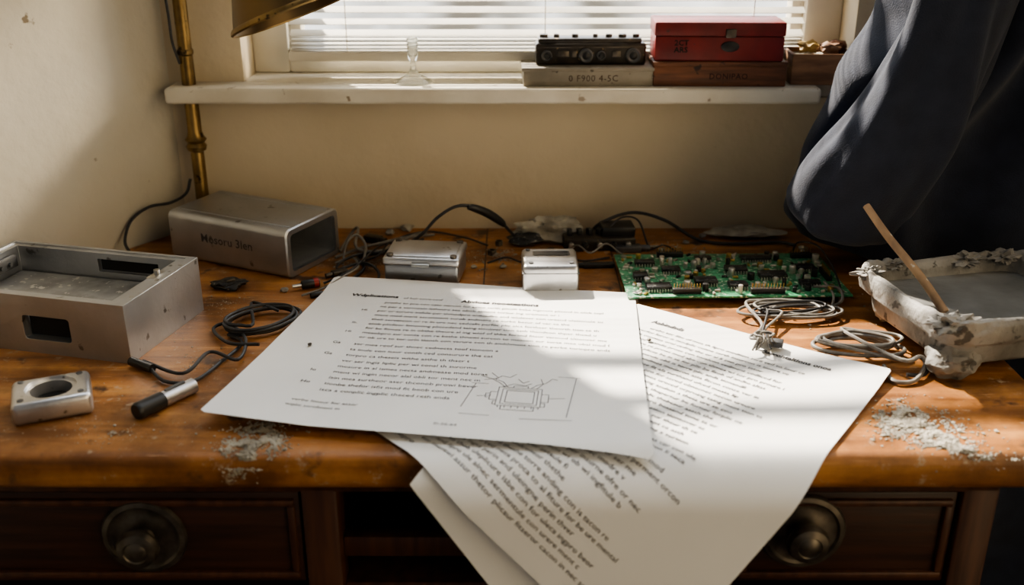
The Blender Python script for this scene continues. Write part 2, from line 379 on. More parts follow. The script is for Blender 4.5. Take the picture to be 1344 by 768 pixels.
def printed(s, W, Hh, items, off=.0004):
    b = BM()
    for it_ in items:
        u, v, body, size = it_[:4]; bold = it_[4] if len(it_) > 4 else 0
        merge(b, textmesh(body, size, bold=bold), T(u*W, -v*Hh, 0))
    for vt in b.verts:
        u = vt.co.x/W; v = -vt.co.y/Hh
        vt.co = s(u, v)+nrm(s, u, v)*off
    return b
def strokes(s, W, Hh, lines, wd=.0006, off=.0004):
    b = BM()
    for ln in lines:
        for (a, c) in zip(ln, ln[1:]):
            n = max(1, int((Vector(a)-Vector(c)).length/.004))
            a_, c_ = Vector(a), Vector(c); dd = (c_-a_).normalized(); pr = Vector((-dd.y, dd.x))*wd/2; prev = None
            for k in range(n+1):
                p = a_.lerp(c_, k/n); q = []
                for sg in (1,-1):
                    w_ = p+pr*sg; u = w_.x/W; v = w_.y/Hh; q.append(b.verts.new(s(u,v)+nrm(s,u,v)*off))
                if prev: b.faces.new((prev[0], prev[1], q[1], q[0]))
                prev = q
    return b
cor1 = [tuple(P(440,367,.006).xy), tuple(P(833,385,.006).xy), tuple(P(857,590,.012).xy), tuple(P(262,550,.009).xy)]
def curl1(u, v): return .004*max(0,v-.6)/.4 + .006*max(0,(.25-u))/.25*v + .004*max(0,.12-v)/.12*(1-u) + .003*math.exp(-((u-.98)**2+(v-.98)**2)/.01)
s1 = surf_fn(cor1, .0030, .0045, 3, curl1)
W1, H1 = .335, .32
it = [(.10,.140,'Wdplications',.0095,.00030),(.455,.148,'Abvioes nooeteations',.0092,.00034)]
it.append((.27,.143,words(18),.0060))
it.append((.22,.186,words(88),.0064,.00001))
for k in range(8):
    v = .219+k*.033
    if k in (1,4,6): it.append((.165,v,'%s.' % random.choice(('Ib','Ic','Hl')),.0062))
    it.append((.215,v,words(random.choice((66,84,80,86))),.0067,.00002))
for k in range(9):
    v = .50+k*.038
    if k in (0,2,5,7): it.append((.155,v,random.choice(('Ho','Ga','Io')),.0066,.00004))
    it.append((.215,v,words(random.choice((40,44,46,43))),.0070,.00001))
it += [(.17,.875,words(24),.0060),(.165,.905,words(18),.0056),(.52,.945,'D-56-64',.0052)]
pp = thing('paper_sheet', 'topmost printed page with a line drawing, lying flat at the middle of the desk', 'paper', (0,0,0), group='printed pages')
obj('sheet', sheet(s1, 90, 90, .012), 'paper', pp)
obj('printed_text', printed(s1, W1, H1, it), 'ink', pp, sm=False)
cx, cy = .700*W1, .765*H1; K = 1.18
L = []
def rect(x0,y0,x1,y1): return [(x0,y0),(x1,y0),(x1,y1),(x0,y1),(x0,y0)]
L.append(rect(-.016,-.014,.014,.014)); L.append(rect(-.010,-.009,.009,.009)); L.append(rect(-.021,-.006,-.016,.006)); L.append(rect(.014,-.006,.019,.006))
L.append(rect(-.013,-.0115,.0115,.0115)); L.append(rect(-.006,-.017,.004,-.014)); L.append(rect(-.024,-.003,-.021,.003)); L.append(rect(-.018,.008,-.016,.013)); L.append(rect(.014,.008,.017,.013))
for q in range(7): L.append([(-.014+q*.0045,.014),(-.014+q*.0045,.017)])
L.append([(-.038,.030),(-.018,.030)]); L.append([(.002,.032),(.036,.030)]); L.append([(-.033,-.018),(-.038,.020)]); L.append([(.037,-.036),(.032,.026)]); L.append([(.024,-.036),(.04,-.036)]); L.append([(-.036,-.018),(-.024,-.018)])
L.append([(-.01,-.014),(-.014,-.022),(-.020,-.026),(-.016,-.032),(-.010,-.03),(-.006,-.036)]); L.append([(.006,-.014),(.010,-.02),(.016,-.024),(.020,-.032),(.024,-.03)])
L.append([(-.024,-.036),(-.018,-.028),(-.028,-.024)]); L.append([(-.012,.014),(-.012,.020),(.01,.020),(.01,.014)]); L.append([(-.02,0),(-.03,.002)]); L.append([(.019,0),(.03,-.002)]); L.append([(-.014,-.014),(-.006,-.02),(.002,-.018),(.006,-.022)])
L.append([(-.030,-.030),(-.022,-.026),(-.016,-.020),(-.012,-.014)]); L.append([(.012,-.030),(.014,-.022),(.010,-.014)]); L.append([(-.004,-.028),(0,-.022),(.004,-.026)])
L = [[(cx+x*K, cy+y*K) for x,y in ln] for ln in L]
obj('line_drawing', strokes(s1, W1, H1, L), 'inkl', pp, sm=False)

cor2 = [(.129,.977),tuple(P(1170,490,.004).xy),(.105,.49),(-.132,.742)]
s2 = surf_fn(cor2, .0015, .0022, 9, lambda u,v: .003*math.exp(-((u-1)**2+(v)**2)/.03) + .002*max(0,.1-v)/.1, rb=.035)
W2, H2 = .257, .37
pp = thing('paper_sheet', 'tilted printed page under the topmost one, draping over the front edge of the desk', 'paper', (0,0,0), group='printed pages')
obj('sheet', sheet(s2, 90, 120, .008), 'paper', pp)
it = [(.15,.085,'Aabindsds',.0082,.00028),(.58,.075,'Bawontaltions onoa',.0080,.00028)]
for k in range(19): it.append((.12 if k%5 else .18,.125+k*.0245,words(random.choice((52,58,60,56))),.0064,.00006))
for k in range(17): it.append((.14 if k%4 else .19,.60+k*.0215,words(random.choice((50,56,58,40))),.0062,.00001))
it.append((.12,.972,words(6),.0070))
obj('printed_text', printed(s2, W2, H2, it), 'ink2', pp, sm=False)
cor3 = [(.075,.86),(.235,.70),(.075,.44),(-.078,.662)]
s3 = surf_fn(cor3, .0002, .0006, 5, rb=.024)
pp = thing('paper_sheet', 'lowest page, only a corner showing below the tilted page at the desk front', 'paper', (0,0,0), group='printed pages')
obj('sheet', sheet(s3, 50, 70), 'paper', pp)

# ---------- aluminium enclosures
def rrect(w, h, r, n=5):
    pts = []
    for (cx_, cz_, a0) in ((w/2-r,h/2-r,0),(-w/2+r,h/2-r,90),(-w/2+r,-h/2+r,180),(w/2-r,-h/2+r,270)):
        for k in range(n+1):
            a = R(a0+90*k/n); pts.append((cx_+r*math.cos(a), cz_+r*math.sin(a)))
    return pts
Ls, Ds, Hs = .168, .098, .057
fr = P(380,368); rz = R(-26)
e_ = thing('metal_enclosure', 'hollow grey aluminium sleeve with lettering and a dark open end, beneath the lamp', 'metal case', (fr.x, fr.y, 0), rz)
b = BM(); out = rrect(Ds, Hs, .008); inn = rrect(Ds-.015, Hs-.014, .005)
def ring(b, pts, x): return [b.verts.new((x, Ds/2+p[0], Hs/2+p[1])) for p in pts]
ra = ring(b, out, -Ls); rb0 = ring(b, out, -.0016); rb1 = ring(b, [(p[0]*.965,p[1]*.95) for p in out], 0); rc = ring(b, inn, 0); rd = ring(b, inn, -Ls+.004)
for a, c in ((ra,rb0),(rb0,rb1),(rb1,rc),(rc,rd)):
    for i in range(len(a)): b.faces.new((a[i], a[(i+1)%len(a)], c[(i+1)%len(a)], c[i]))
b.faces.new(ra); b.faces.new(rd)
obj('sleeve', b, 'alu', e_, recalc=True)
b = BM()
for i in range(2): box(b, Ls-.01, .0016, .0012, -Ls/2, .014+i*.068, Hs+.0002, bev=.0003)
obj('ridge', b, 'alu', e_)
b = BM(); inn2 = rrect(Ds-.0154, Hs-.0144, .005); r1 = ring(b, inn2, -.004); r2 = ring(b, inn2, -Ls+.005)
for i in range(len(r1)): b.faces.new((r1[i], r1[(i+1)%len(r1)], r2[(i+1)%len(r2)], r2[i]))
b.faces.new(r2); obj('liner', b, 'alu_i', e_)
b = textmesh('Mosoru 3len', .0142, spacing=1.02, bold=.00018); bmesh.ops.transform(b, matrix=T(-.122, -.0004, .027, rx=R(90)), verts=b.verts)
obj('lettering', b, 'ink_w', e_, sm=False)

# open case, left
ft = P(173,478); wT, dT, hT = .215, .130, .058
tr = thing('instrument_case', 'large open grey metal case with a dark window in its front, by the left wall', 'metal case', (ft.x, ft.y, 0), R(-14))
b = BM(); box(b, wT, dT, hT, -wT/2, dT/2, hT/2)
c1 = BM(); box(c1, wT-.030, dT-.022, hT, -wT/2-.004, dT/2+.001, hT/2+.026)
c2 = BM(); box(c2, .050, .03, .024, -.085, .0, .026, bev=.003)
c3 = BM(); box(c3, wT-.014, dT-.008, .003, -wT/2-.003, dT/2, hT)
c4 = BM(); box(c4, .070, .01, .014, -.075, dT-.010, hT-.015)
b = cut(b, [c1,c2,c3,c4])
obj('body', b, 'alu', tr, bev=.0014, ang=30)
b = BM(); box(b, wT-.034, dT-.026, .002, -wT/2-.004, dT/2+.001, .0285); obj('floor_plate', b, 'dusty', tr)
b = BM(); box(b, .048, .0015, .022, -.085, .0095, .026); obj('window_hole_shade', b, 'dark', tr)  # near-black plate painting the shade inside the cut window
b = BM(); box(b, .067, .001, .012, -.075, dT-.0056, hT-.015); obj('slot_shade', b, 'dark', tr)  # thin black sheet standing in for the shade in the slot
for k in range(3):
    b = BM(); cyl(b, .0026, .002, -.005, .022+k*.042, hT-.0008, seg=14, bev=.0005); obj('screw', b, 'steel', tr)
b = BM(); box(b, .012, .022, .006, -.015, .080, hT-.004, bev=.001); cyl(b, .003, .006, -.015, .080, hT+.001, seg=12); obj('latch', b, 'steel', tr)
b = BM(); box(b, .006, .085, .012, -wT+.016, dT/2, .045, bev=.001)
for k in range(6): cyl(b, .0022, .004, -wT+.0195, .03+k*.013, .045, ry=R(90), seg=10)
obj('terminal_strip', b, 'alu_d', tr)

# ring block
fb = P(18,563)
rb_ = thing('metal_block', 'small square aluminium block with a large round hole, nearest the front left', 'metal part', (fb.x, fb.y, 0), R(23))
b = BM(); box(b, .062, .050, .020, .031, .025, .010, bev=.005, seg=4)
c1 = BM(); cyl(c1, .0165, .05, .031, .026, .03, seg=48); c1b = BM(); cyl(c1b, .0205, .01, .031, .026, .0225, seg=48)
b = cut(b, [c1, c1b]); obj('body', b, 'alu_l', rb_, bev=.0006, ang=30)
b = BM(); cyl(b, .0164, .002, .031, .026, .0062, seg=40); obj('bore_shade', b, 'dark', rb_)  # black disc painting the shade at the bottom of the hole
for (x,y) in ((.008,.008),(.054,.008),(.008,.043),(.054,.043)):
    b = BM(); cyl(b, .0026, .001, x, y, .0201, seg=14); obj('screw', b, 'alu_d', rb_)

fm = P(505,372)
sb = thing('metal_box', 'small lidded aluminium box with corner screws, between the sleeve and the middle of the desk', 'metal box', (fm.x, fm.y, 0), R(-6))
b = BM(); box(b, .082, .060, .022, .041, .030, .011, bev=.003, seg=3); obj('body', b, 'alu', sb)
b = BM(); box(b, .085, .063, .009, .041, .030, .0262, bev=.003, seg=3); box(b, .074, .052, .002, .041, .030, .031, bev=.001); obj('lid', b, 'alu_l', sb)
for (x,y) in ((.006,.006),(.076,.006),(.006,.054),(.076,.054)):
    b = BM(); cyl(b, .0038, .0034, x, y, .0318, seg=14, bev=.0006); cyl(b, .0018, .0038, x, y, .0318, seg=6); obj('screw', b, 'knob', sb)
b = BM(); box(b, .02, .006, .004, .041, -.003, .024, bev=.001); obj('clasp', b, 'steel', sb)

fs = P(686,389)
kb = thing('metal_box', 'small cube-like aluminium block with a slotted top, behind the topmost page', 'metal box', (fs.x, fs.y, 0), R(1))
b = BM(); box(b, .060, .058, .034, .030, .029, .017, bev=.0045, seg=4)
c1 = BM(); box(c1, .040, .016, .014, .032, .041, .034, bev=.002)
b = cut(b, [c1]); obj('body', b, 'alu_l', kb, bev=.0004, ang=30)
b = BM(); box(b, .038, .014, .0015, .032, .041, .0282); obj('slot_shade', b, 'dark', kb)  # dark sheet laid in the cut to paint its shade
b = BM(); box(b, .0606, .0586, .0010, .03, .029, .0255, bev=.0004); obj('seam', b, 'alu_d', kb)
for (x,y) in ((.007,.050),(.009,.010),(.052,.010)):
    b = BM(); cyl(b, .0026, .0016, x, y, .0344, seg=12); obj('screw', b, 'alu_d', kb)

# ---------- circuit board
bd = thing('circuit_board', 'green circuit board crowded with black chips and solder, at the back of the desk', 'circuit board', tuple((P(954,370)).xy)+(0,), R(1.2))
WB, DB = .236, .128; zb = .0085
b = BM(); box(b, WB, DB, .0022, 0, 0, zb, bev=.0004); obj('board', b, 'pcb', bd)
for (x,y) in ((-.108,-.055),(.108,-.055),(-.108,.055),(.108,.055)):
    b = BM(); cyl(b, .003, .0072, x, y, .0037, seg=12); obj('standoff', b, 'steel', bd)
    b = BM(); cyl(b, .0034, .002, x, y, zb+.002, seg=12, bev=.0004); obj('screw', b, 'steel', bd)
def chip(x, y, w_, d_, h_=.0045, a=0):
    b = BM(); box(b, w_, d_, h_, x, y, zb+.0025+h_/2, bev=.0005, rz=a); o = obj('chip', b, 'chip', bd)
    b = BM(); n = max(3, int(w_/.0028))
    for i in range(n):
        for sg in (1,-1):
            lx = -w_/2+(i+.5)*w_/n; ly = sg*(d_/2+.0010)
            X = x+lx*math.cos(a)-ly*math.sin(a); Y = y+lx*math.sin(a)+ly*math.cos(a)
            box(b, .0013, .0022, .0032, X, Y, zb+.0027, rz=a)
    obj('pins', b, 'tin', o)
def cap(x, y, r=.0035, h_=.008, m='tin'):
    b = BM(); cyl(b, r, h_, x, y, zb+.001+h_/2, seg=18, bev=.0006); o = obj('capacitor', b, m, bd)
def resis(x, y, a):
    b = BM(); box(b, .0062, .0028, .0024, x, y, zb+.0022, bev=.0006, rz=a); obj('resistor', b, random.choice(['chip','tin','gold','crumb','tin']), bd)
def header(x, y, w_, a=0):
    b = BM(); box(b, w_, .006, .006, x, y, zb+.004, bev=.0005, rz=a); o = obj('header', b, 'black', bd)
    b = BM(); n = int(w_/.003)
    for i in range(n):
        lx = -w_/2+(i+.5)*w_/n; cyl(b, .0005, .007, x+lx*math.cos(a), y+lx*math.sin(a), zb+.0085, seg=6)
    obj('pins', b, 'gold', o)
chips = [(-.083,-.044,.026,.014),(-.088,.028,.022,.010),(-.062,.006,.020,.012),(-.030,-.028,.024,.016),(.002,-.040,.020,.012),(.010,.006,.024,.014),(.046,-.012,.030,.016),(.040,.040,.034,.012),(.088,.010,.020,.012),(-.020,.040,.018,.010),(.080,-.036,.022,.010),(-.098,-.012,.016,.012)]
for c in chips: chip(*c, a=R(random.choice((0,0,0,3))))
header(-.055,-.055,.03); header(.03,-.056,.036); header(.105,-.01,.03,R(90)); header(-.055,.055,.03); header(.095,.05,.024)
occ = [(c[0],c[1],c[2]/2+.002,c[3]/2+.003) for c in chips]+[(-.055,-.055,.018,.005),(.03,-.056,.021,.005),(.105,-.01,.005,.018),(-.055,.055,.018,.005),(.095,.05,.015,.005)]
cnt = 0; tries = 0
while cnt < 135 and tries < 16000:
    tries += 1; x = random.uniform(-.112,.112); y = random.uniform(-.059,.059)
    if any(abs(x-o[0]) < o[2]+.0025 and abs(y-o[1]) < o[3]+.0025 for o in occ): continue
    occ.append((x,y,.0015,.0015)); cnt += 1
    if cnt % 3 == 0: cap(x, y, random.uniform(.0022,.004), random.uniform(.004,.010), random.choice(['tin','black','alu_l','tin']))
    elif cnt % 10 == 0: cap(x, y, .003, .006, 'gold')
    else: resis(x, y, R(random.choice((0,90,45))))

# ---------- cables
def cable(label, pts, r, m='rubber', name='cable', cat='cable', group=None, n=8):
    b = BM(); tube(b, pts, r, n=n); o = obj(name, b, m); recenter(o); return tag(o, label, cat, group)
def coil(c, rx, ry, turns, r, rot=0, jit=.1, z0=0, start=0):
    pts = []; N_ = int(turns*14); sd = random.random()*50
    for i in range(N_+1):
        a = start+2*PI*i/14; k = 1+jit*mn.noise(Vector((i*.17,sd,0)))*2
        x = rx*k*math.cos(a); y = ry*k*math.sin(a)
        pts.append(Vector((c[0]+x*math.cos(rot)-y*math.sin(rot)+.008*mn.noise(Vector((i*.11,7,sd))), c[1]+x*math.sin(rot)+y*math.cos(rot)+.006*mn.noise(Vector((i*.11,3,sd))), r+z0+r*1.7*(i/14)*.75+.0025*abs(mn.noise(Vector((i*.3,sd,5)))))))
    return pts
cc = P(341,428)
t_ = thing('cable_coil', 'loosely coiled thin black cable on the desk between the open case and the pages', 'cable', (0,0,0))
pts = [P(192,477,.005),P(215,500,.003),P(255,500,.003),P(290,475,.003),P(318,450,.003)] + coil(cc, .038, .024, 4.2, .0017, R(35), .2, .001, PI*1.1) + [P(330,398,.006),P(350,402,.01),P(366,408,.006)]
b = BM(); tube(b, pts, .0017, seg=8, n=4); obj('cable', b, 'rubber', t_)
pts = [P(188,474,.004),P(240,490,.006),P(275,462,.008),P(312,472,.006),P(322,445,.006),P(300,425,.006),P(280,432,.004),P(300,450,.006),P(340,452,.008)]
b = BM(); tube(b, pts, .0017, seg=8); obj('cable', b, 'rubber', t_)
b = BM(); tube(b, [P(200,484,.005),P(172,474,.005)], .0042, sm=False, seg=12); obj('plug', b, 'black', t_)
a_ = P(178,541,.0075); c_ = P(254,506,.0065)
pr = thing('probe', 'short black and silver probe lying beside the black cable coil', 'probe', (a_.x,a_.y,0))
dv = (c_-a_); off = Vector((a_.x,a_.y,0))
def pt(t): return a_+dv*t-off
b = BM(); tube(b, [pt(0),pt(.03),pt(.06),pt(.45)], lambda t: .0062 if t < .05 else .0074, sm=False, seg=18); obj('grip', b, 'black', pr)
b = BM(); tube(b, [pt(.45),pt(.5),pt(.97),pt(1)], .0066, sm=False, seg=18); obj('barrel', b, 'alu_l', pr)
b = BM(); box(b, .02, .003, .002, *(pt(.68)+Vector((0,0,.0072))), bev=.0005, rz=math.atan2(dv.y,dv.x)); obj('clip', b, 'alu_d', pr)
cable('thin black lamp cord looping from the lamp pole down to the desk corner', [Q(170,331,1.125),Q(164,316,1.14),Q(172,290,1.16),Q(195,272,1.175),Q(224,266,1.195),Q(244,254,1.20),Q(250,235,1.203)], .0018)
t_ = thing('power_cable', 'black cable arching over the back of the desk with a thick sleeve on it', 'cable', (0,0,0))
pts = [P(455,372,.003),P(478,352,.003),P(470,338,.004),P(505,330,.006),Q(548,312,1.12),Q(575,285,1.13),Q(603,270,1.14),Q(635,276,1.15),Q(660,294,1.16),P(680,313,.008),P(705,318,.004)]
b = BM(); tube(b, pts, .0019, seg=8); obj('cord', b, 'rubber', t_)
b = BM(); tube(b, [Q(614,272,1.142),Q(622,273,1.145),Q(640,280,1.153),Q(657,291,1.16),Q(662,296,1.161)], lambda t: .0028+.0024*math.sin(PI*min(1,max(0,t))), seg=12); obj('strain_relief', b, 'black', t_)
cable('thin black cable curving from the dark module toward the back right plaster chip', [P(772,308,.004),Q(790,292,1.18),Q(830,279,1.19),Q(872,289,1.18),P(915,314,.004),P(960,320,.003),P(1020,318,.003),P(1045,322,.003)], .0020)
cable('thin black cable standing up behind the dark module', [P(780,318,.003),Q(800,298,1.16),Q(818,285,1.175),Q(838,290,1.18),P(850,322,.003)], .0012)
for i, (lab, m, pts) in enumerate((
  ('pale grey cable looped beside the open end of the sleeve', 'grey_cable', [P(446,330,.003),P(462,305,.012),P(470,300,.02),P(468,325,.012),P(495,330,.006),P(520,320,.004),P(545,308,.004),P(560,306,.004)]),
  ('second pale grey cable running between sleeve and lidded box', 'grey_cable', [P(440,338,.003),P(475,325,.005),P(505,318,.008),P(530,312,.005),P(570,308,.003)]),
  ('black cable looped in front of the open end of the sleeve', 'rubber', [P(430,362,.003),P(450,352,.006),P(480,345,.008),P(497,358,.006),P(490,372,.004),P(462,368,.004),P(442,350,.005),P(470,334,.008),P(505,332,.006)]),
  ('thin black wire crossing from the sleeve toward the lidded box', 'rubber', [P(425,372,.003),P(455,358,.009),P(478,340,.012),P(500,322,.008),P(528,318,.004),P(556,314,.003)]),
  ('thin pale wire hooked around the small jacks beside the sleeve', 'grey_cable', [P(396,388,.003),P(425,378,.006),P(452,362,.010),P(470,350,.009),P(462,338,.006),P(440,345,.004)]),
  ('pale wire arching highest beside the open end of the sleeve', 'grey_cable', [P(450,345,.003),P(455,320,.016),P(468,308,.024),P(480,322,.014),P(478,345,.006),P(494,350,.004)]),
  ('black wire trailing behind the lidded box toward the wall', 'rubber', [P(470,345,.004),P(498,334,.008),P(515,316,.006),P(560,304,.004),P(610,312,.004),P(640,322,.003)]),
  )):
    cable(lab, pts, (.0018,.0018,.0016,.0012,.0012,.0014,.0012)[i], m, group='cables tangled by the sleeve')
cable('thin dark wire lying between plaster lump and slotted block', [P(640,345,.002),P(665,338,.004),P(690,344,.002),P(722,326,.006),P(760,342,.002),P(800,338,.002)], .0011)
cable('fine wire curling off the dark module toward the circuit board', [P(800,322,.003),P(825,318,.008),P(850,328,.003),P(872,322,.003),P(890,332,.003)], .0010)
cable('pale frayed wire between the plaster lump and the dark module', [P(740,330,.003),P(758,322,.012),P(775,332,.020),P(796,320,.026),P(815,333,.010),P(835,340,.003)], .0011, 'grey_cable')
cable('thin wire standing at the right end of the circuit board', [P(1040,330,.003),Q(1048,318,1.12),Q(1072,322,1.10),Q(1090,345,1.06),P(1100,368,.012),P(1106,388,.006)], .0011)
t_ = thing('cable_coil', 'grey cable bundle with frayed end in front of the circuit board', 'cable', (0,0,0))
b = BM(); tube(b, [P(1068,376,.014),P(1100,378,.014),P(1104,396,.006)] + coil(P(1042,414), .042, .018, 3.4, .0016, R(6), .35, .001, .3) + [P(1000,425,.010),P(990,440,.010)], .0016, seg=8, n=5); obj('cable', b, 'grey_cable', t_)
b = BM(); tube(b, [P(1082,370,.014),P(1094,388,.010)] + coil(P(1048,416), .038, .016, 2.6, .0014, R(-6), .45, .004, .6) + [P(1006,430,.010),P(998,442,.010)], .0014, seg=8, n=5); obj('cable', b, 'grey_cable', t_)
b = BM(); tube(b, coil(P(1034,418), .034, .013, 2.3, .0013, R(10), .5, .006, 2.) + [P(1000,438,.011)], .0013, seg=8, n=5); obj('cable', b, 'rubber', t_)
b = BM(); tube(b, coil(P(1004,448,.006), .010, .007, 3.2, .0012, R(30), .6, .008, 1.), .0012, seg=7, n=5); obj('knot', b, 'grey_cable', t_)
for k in range(8):
    b = BM(); x = random.uniform(-14,14); tube(b, [P(1002+x*.6,438+random.uniform(-4,4),.011),P(1003+x,448,.014+random.uniform(-.002,.004)),P(1002+x*1.2+random.uniform(-6,6),452+random.uniform(0,8),.009)], .0010, seg=6); obj('frayed_wire', b, random.choice(['grey_cable','rubber','knob']), t_)
b = BM(); box(b, .014, .010, .006, *(P(1018,450,.0105)), bev=.001, rz=R(-20)); obj('connector', b, 'alu_d', t_)
t_ = thing('cable_coil', 'grey cable coil touching the front of the plaster-crusted tray', 'cable', (0,0,0))
b = BM(); tube(b, coil(P(1124,463), .037, .015, 3.3, .0020, R(-8), .2, .003, 0) + [P(1182,472,.014),P(1208,468,.014),P(1214,480,.008),P(1200,500,.003),P(1172,500,.003),P(1160,480,.003)], .0020, seg=8, n=5); obj('cable', b, 'grey_cable', t_)
b = BM(); tube(b, coil(P(1122,462), .035, .013, 2.4, .0017, R(4), .3, .007, 1.5) + [P(1160,468,.010),P(1195,474,.008)], .0017, seg=8, n=5); obj('cable', b, 'grey_cable', t_)
b = BM(); tube(b, [P(1208,468,.014),P(1218,478,.006),P(1212,492,.004),P(1190,492,.004)], .0019, seg=8); obj('black_tail', b, 'rubber', t_)

# ---------- clutter at back
def blob(dst, c, r, sq=(1,1,.4), seed=0, amp=.35, sub=3, fr_=1.6):
    b = BM(); bmesh.ops.create_icosphere(b, subdivisions=sub, radius=1)
    for v in b.verts:
        k = 1+amp*mn.noise(v.co*fr_+Vector((seed,seed*2,0)))+amp*.4*mn.noise(v.co*fr_*3+Vector((seed,0,0)))
        v.co = Vector((v.co.x*sq[0]*r*k, v.co.y*sq[1]*r*k, v.co.z*sq[2]*r*k))
    return merge(dst, b, Matrix.Translation(c))
md_ = thing('electronics_module', 'dark broken electronics module with knobs near the back wall', 'electronics', tuple(P(780,325).xy)+(0,), R(4))
b = BM(); box(b, .085, .040, .016, .005, .006, .008, bev=.002); obj('housing', b, 'camblack', md_)
b = BM(); box(b, .04, .03, .012, .028, .008, .021, bev=.002); obj('top_block', b, 'black', md_)
for k in range(5):
    b = BM(); cyl(b, .0035, .006, -.03+k*.017, -.0165, .009, rx=R(90), seg=14, bev=.0006); obj('knob', b, 'chip' if k % 2 else 'steel', md_)
for k in range(4):
    b = BM(); box(b, .006, .008, .008, -.03+k*.012, .004, .0195, bev=.001, rz=R(k*13)); obj('relay', b, 'black', md_)
b = BM(); blob(b, (0,0,.014), .034, (1.15,.5,.46), 3, .55, 4); o = obj('plaster_lump', b, 'crumb'); o.location = P(722,316); tag(o, 'pale broken plaster lump leaning by the dark module', 'plaster lump')
b = BM(); blob(b, (0,0,.0075), .014, (1.5,.8,.5), 8, .5); o = obj('connector_lump', b, 'chip'); o.location = P(690,322); tag(o, 'black burnt connector lump left of the dark module', 'connector')
b = BM(); box(b, .03, .014, .008, 0, 0, .004, bev=.001); cyl(b, .004, .012, .02, 0, .0045, ry=R(90), seg=14); o = obj('metal_connector', b, 'alu_d'); o.location = P(824,330); tag(o, 'small dull metal connector right of the dark module', 'connector')
b = BM(); box(b, .036, .009, .006, 0, 0, .003, bev=.0015); cyl(b, .003, .014, -.022, 0, .0035, ry=R(90), seg=12); o = obj('black_plug', b, 'black'); o.location = P(785,351); o.rotation_euler = (0,0,R(4)); tag(o, 'slim black plug lying between the slotted block and the circuit board', 'plug')
b = BM(); box(b, .022, .012, .009, 0, 0, .0045, bev=.0015); cyl(b, .0035, .010, .014, 0, .0048, ry=R(90), seg=14); o = obj('black_plug', b, 'camblack'); o.location = P(490,318); o.rotation_euler = (0,0,R(-28)); tag(o, 'small worn black plug behind the cable tangle by the sleeve', 'plug')
b = BM(); box(b, .018, .010, .007, 0, 0, .0035, bev=.001); cyl(b, .0028, .010, -.012, 0, .0036, ry=R(90), seg=12); o = obj('metal_connector', b, 'knob'); o.location = P(446,362); o.rotation_euler = (0,0,R(35)); tag(o, 'small dark metal connector in front of the sleeve opening', 'connector')
b = BM(); blob(b, (0,0,.0065), .036, (1.25,.5,.15), 12, .4); o = obj('plaster_chip', b, 'crumb'); o.location = P(975,310); o.rotation_euler = (0,0,R(-4)); tag(o, 'thin pale plaster chip against the back wall', 'plaster chip')
def small(name, label, cat, px, py, parts, rz=0):
    t = thing(name, label, cat, tuple(P(px,py).xy)+(0,), R(rz))
    for nm, fn, m in parts:
        b = BM(); fn(b); obj(nm, b, m, t)
    return t
small('connector', 'dark crumbled connector on the desk just right of the open case', 'connector', 302,378, [('body', lambda b: blob(b,(0,0,.005),.014,(1.3,.9,.35),4,.5), 'chip'), ('contact', lambda b: box(b,.01,.004,.003,.002,-.002,.0098,bev=.0006,rz=.6), 'knob')])
small('jack', 'small black and red jack in front of the sleeve', 'jack', 408,378, [('body', lambda b: cyl(b,.005,.02,0,0,.005,ry=R(90),seg=14,bev=.001), 'black'), ('collar', lambda b: cyl(b,.0053,.005,.006,0,.0053,ry=R(90),seg=14), 'red'), ('pin', lambda b: cyl(b,.002,.012,-.014,0,.005,ry=R(90),seg=10), 'steel')], 25)
small('jack', 'small black jack nearest the left edge of the topmost page', 'jack', 416,390, [('body', lambda b: cyl(b,.003,.014,0,0,.003,ry=R(90),seg=12,bev=.0006), 'black'), ('pin', lambda b: cyl(b,.0014,.01,.011,0,.003,ry=R(90),seg=8), 'steel')], 30)
for i, (px, py, nm, lab) in enumerate(((646,334,'hex_nut','dull hex nut behind the slotted block'),(655,322,'hex_nut','smaller hex nut near the back wall, behind the other nut'))):
    b = BM(); cyl(b, .006-.001*i, .006, 0,0,.003, seg=6, bev=.0006); c_1 = BM(); cyl(c_1, .003, .03, 0,0,0, seg=16); b = cut(b, [c_1]); o = obj(nm, b, 'knob'); o.location = P(px,py); tag(o, lab, 'nut')
for i, (px, py, r, lab) in enumerate(((374,383,.0045,'round pale plaster bead left of the small jacks'),(535,303,.008,'grey plaster pebble near the back wall behind the lidded box'),(512,308,.006,'small grey pebble between the sleeve and the back wall'),(536,377,.005,'flat brown pebble at the front of the lidded box'),(922,312,.005,'tiny pebble left of the plaster chip'),(1054,330,.006,'dark grey pebble behind the right end of the circuit board'),(868,330,.004,'tiny pale pebble behind the left end of the circuit board'),(660,352,.004,'tiny pale pebble just left of the slotted block'),(900,320,.004,'tiny dark pebble behind the middle of the circuit board'),(622,352,.0035,'tiny pale pebble just right of the lidded box'))):
    b = BM(); blob(b, (0,0,r*.55), r, (1,.9,.6), i*3+1, .4, 2); o = obj('pebble', b, 'crumb' if i%2 else 'plaster'); o.location = P(px,py); tag(o, lab, 'pebble')
for i, (px,py,lab) in enumerate(((407,453,'dark speck of grit on the left of the topmost page'),(852,447,'dark speck of grit on the tilted page beside the topmost page'))):
    q = P(px,py,.0085 if i == 0 else .0045); b = BM(); blob(b,(0,0,.001),.0022,(1,1,.6),i,.4,2); o = obj('grit', b, 'knob'); o.location = q; tag(o, lab, 'grit')
_ico = BM(); bmesh.ops.create_icosphere(_ico, subdivisions=1, radius=1); _ico.verts.ensure_lookup_table()
IV = [v.co.copy() for v in _ico.verts]; IF = [[v.index for v in f.verts] for f in _ico.faces]; _ico.free()
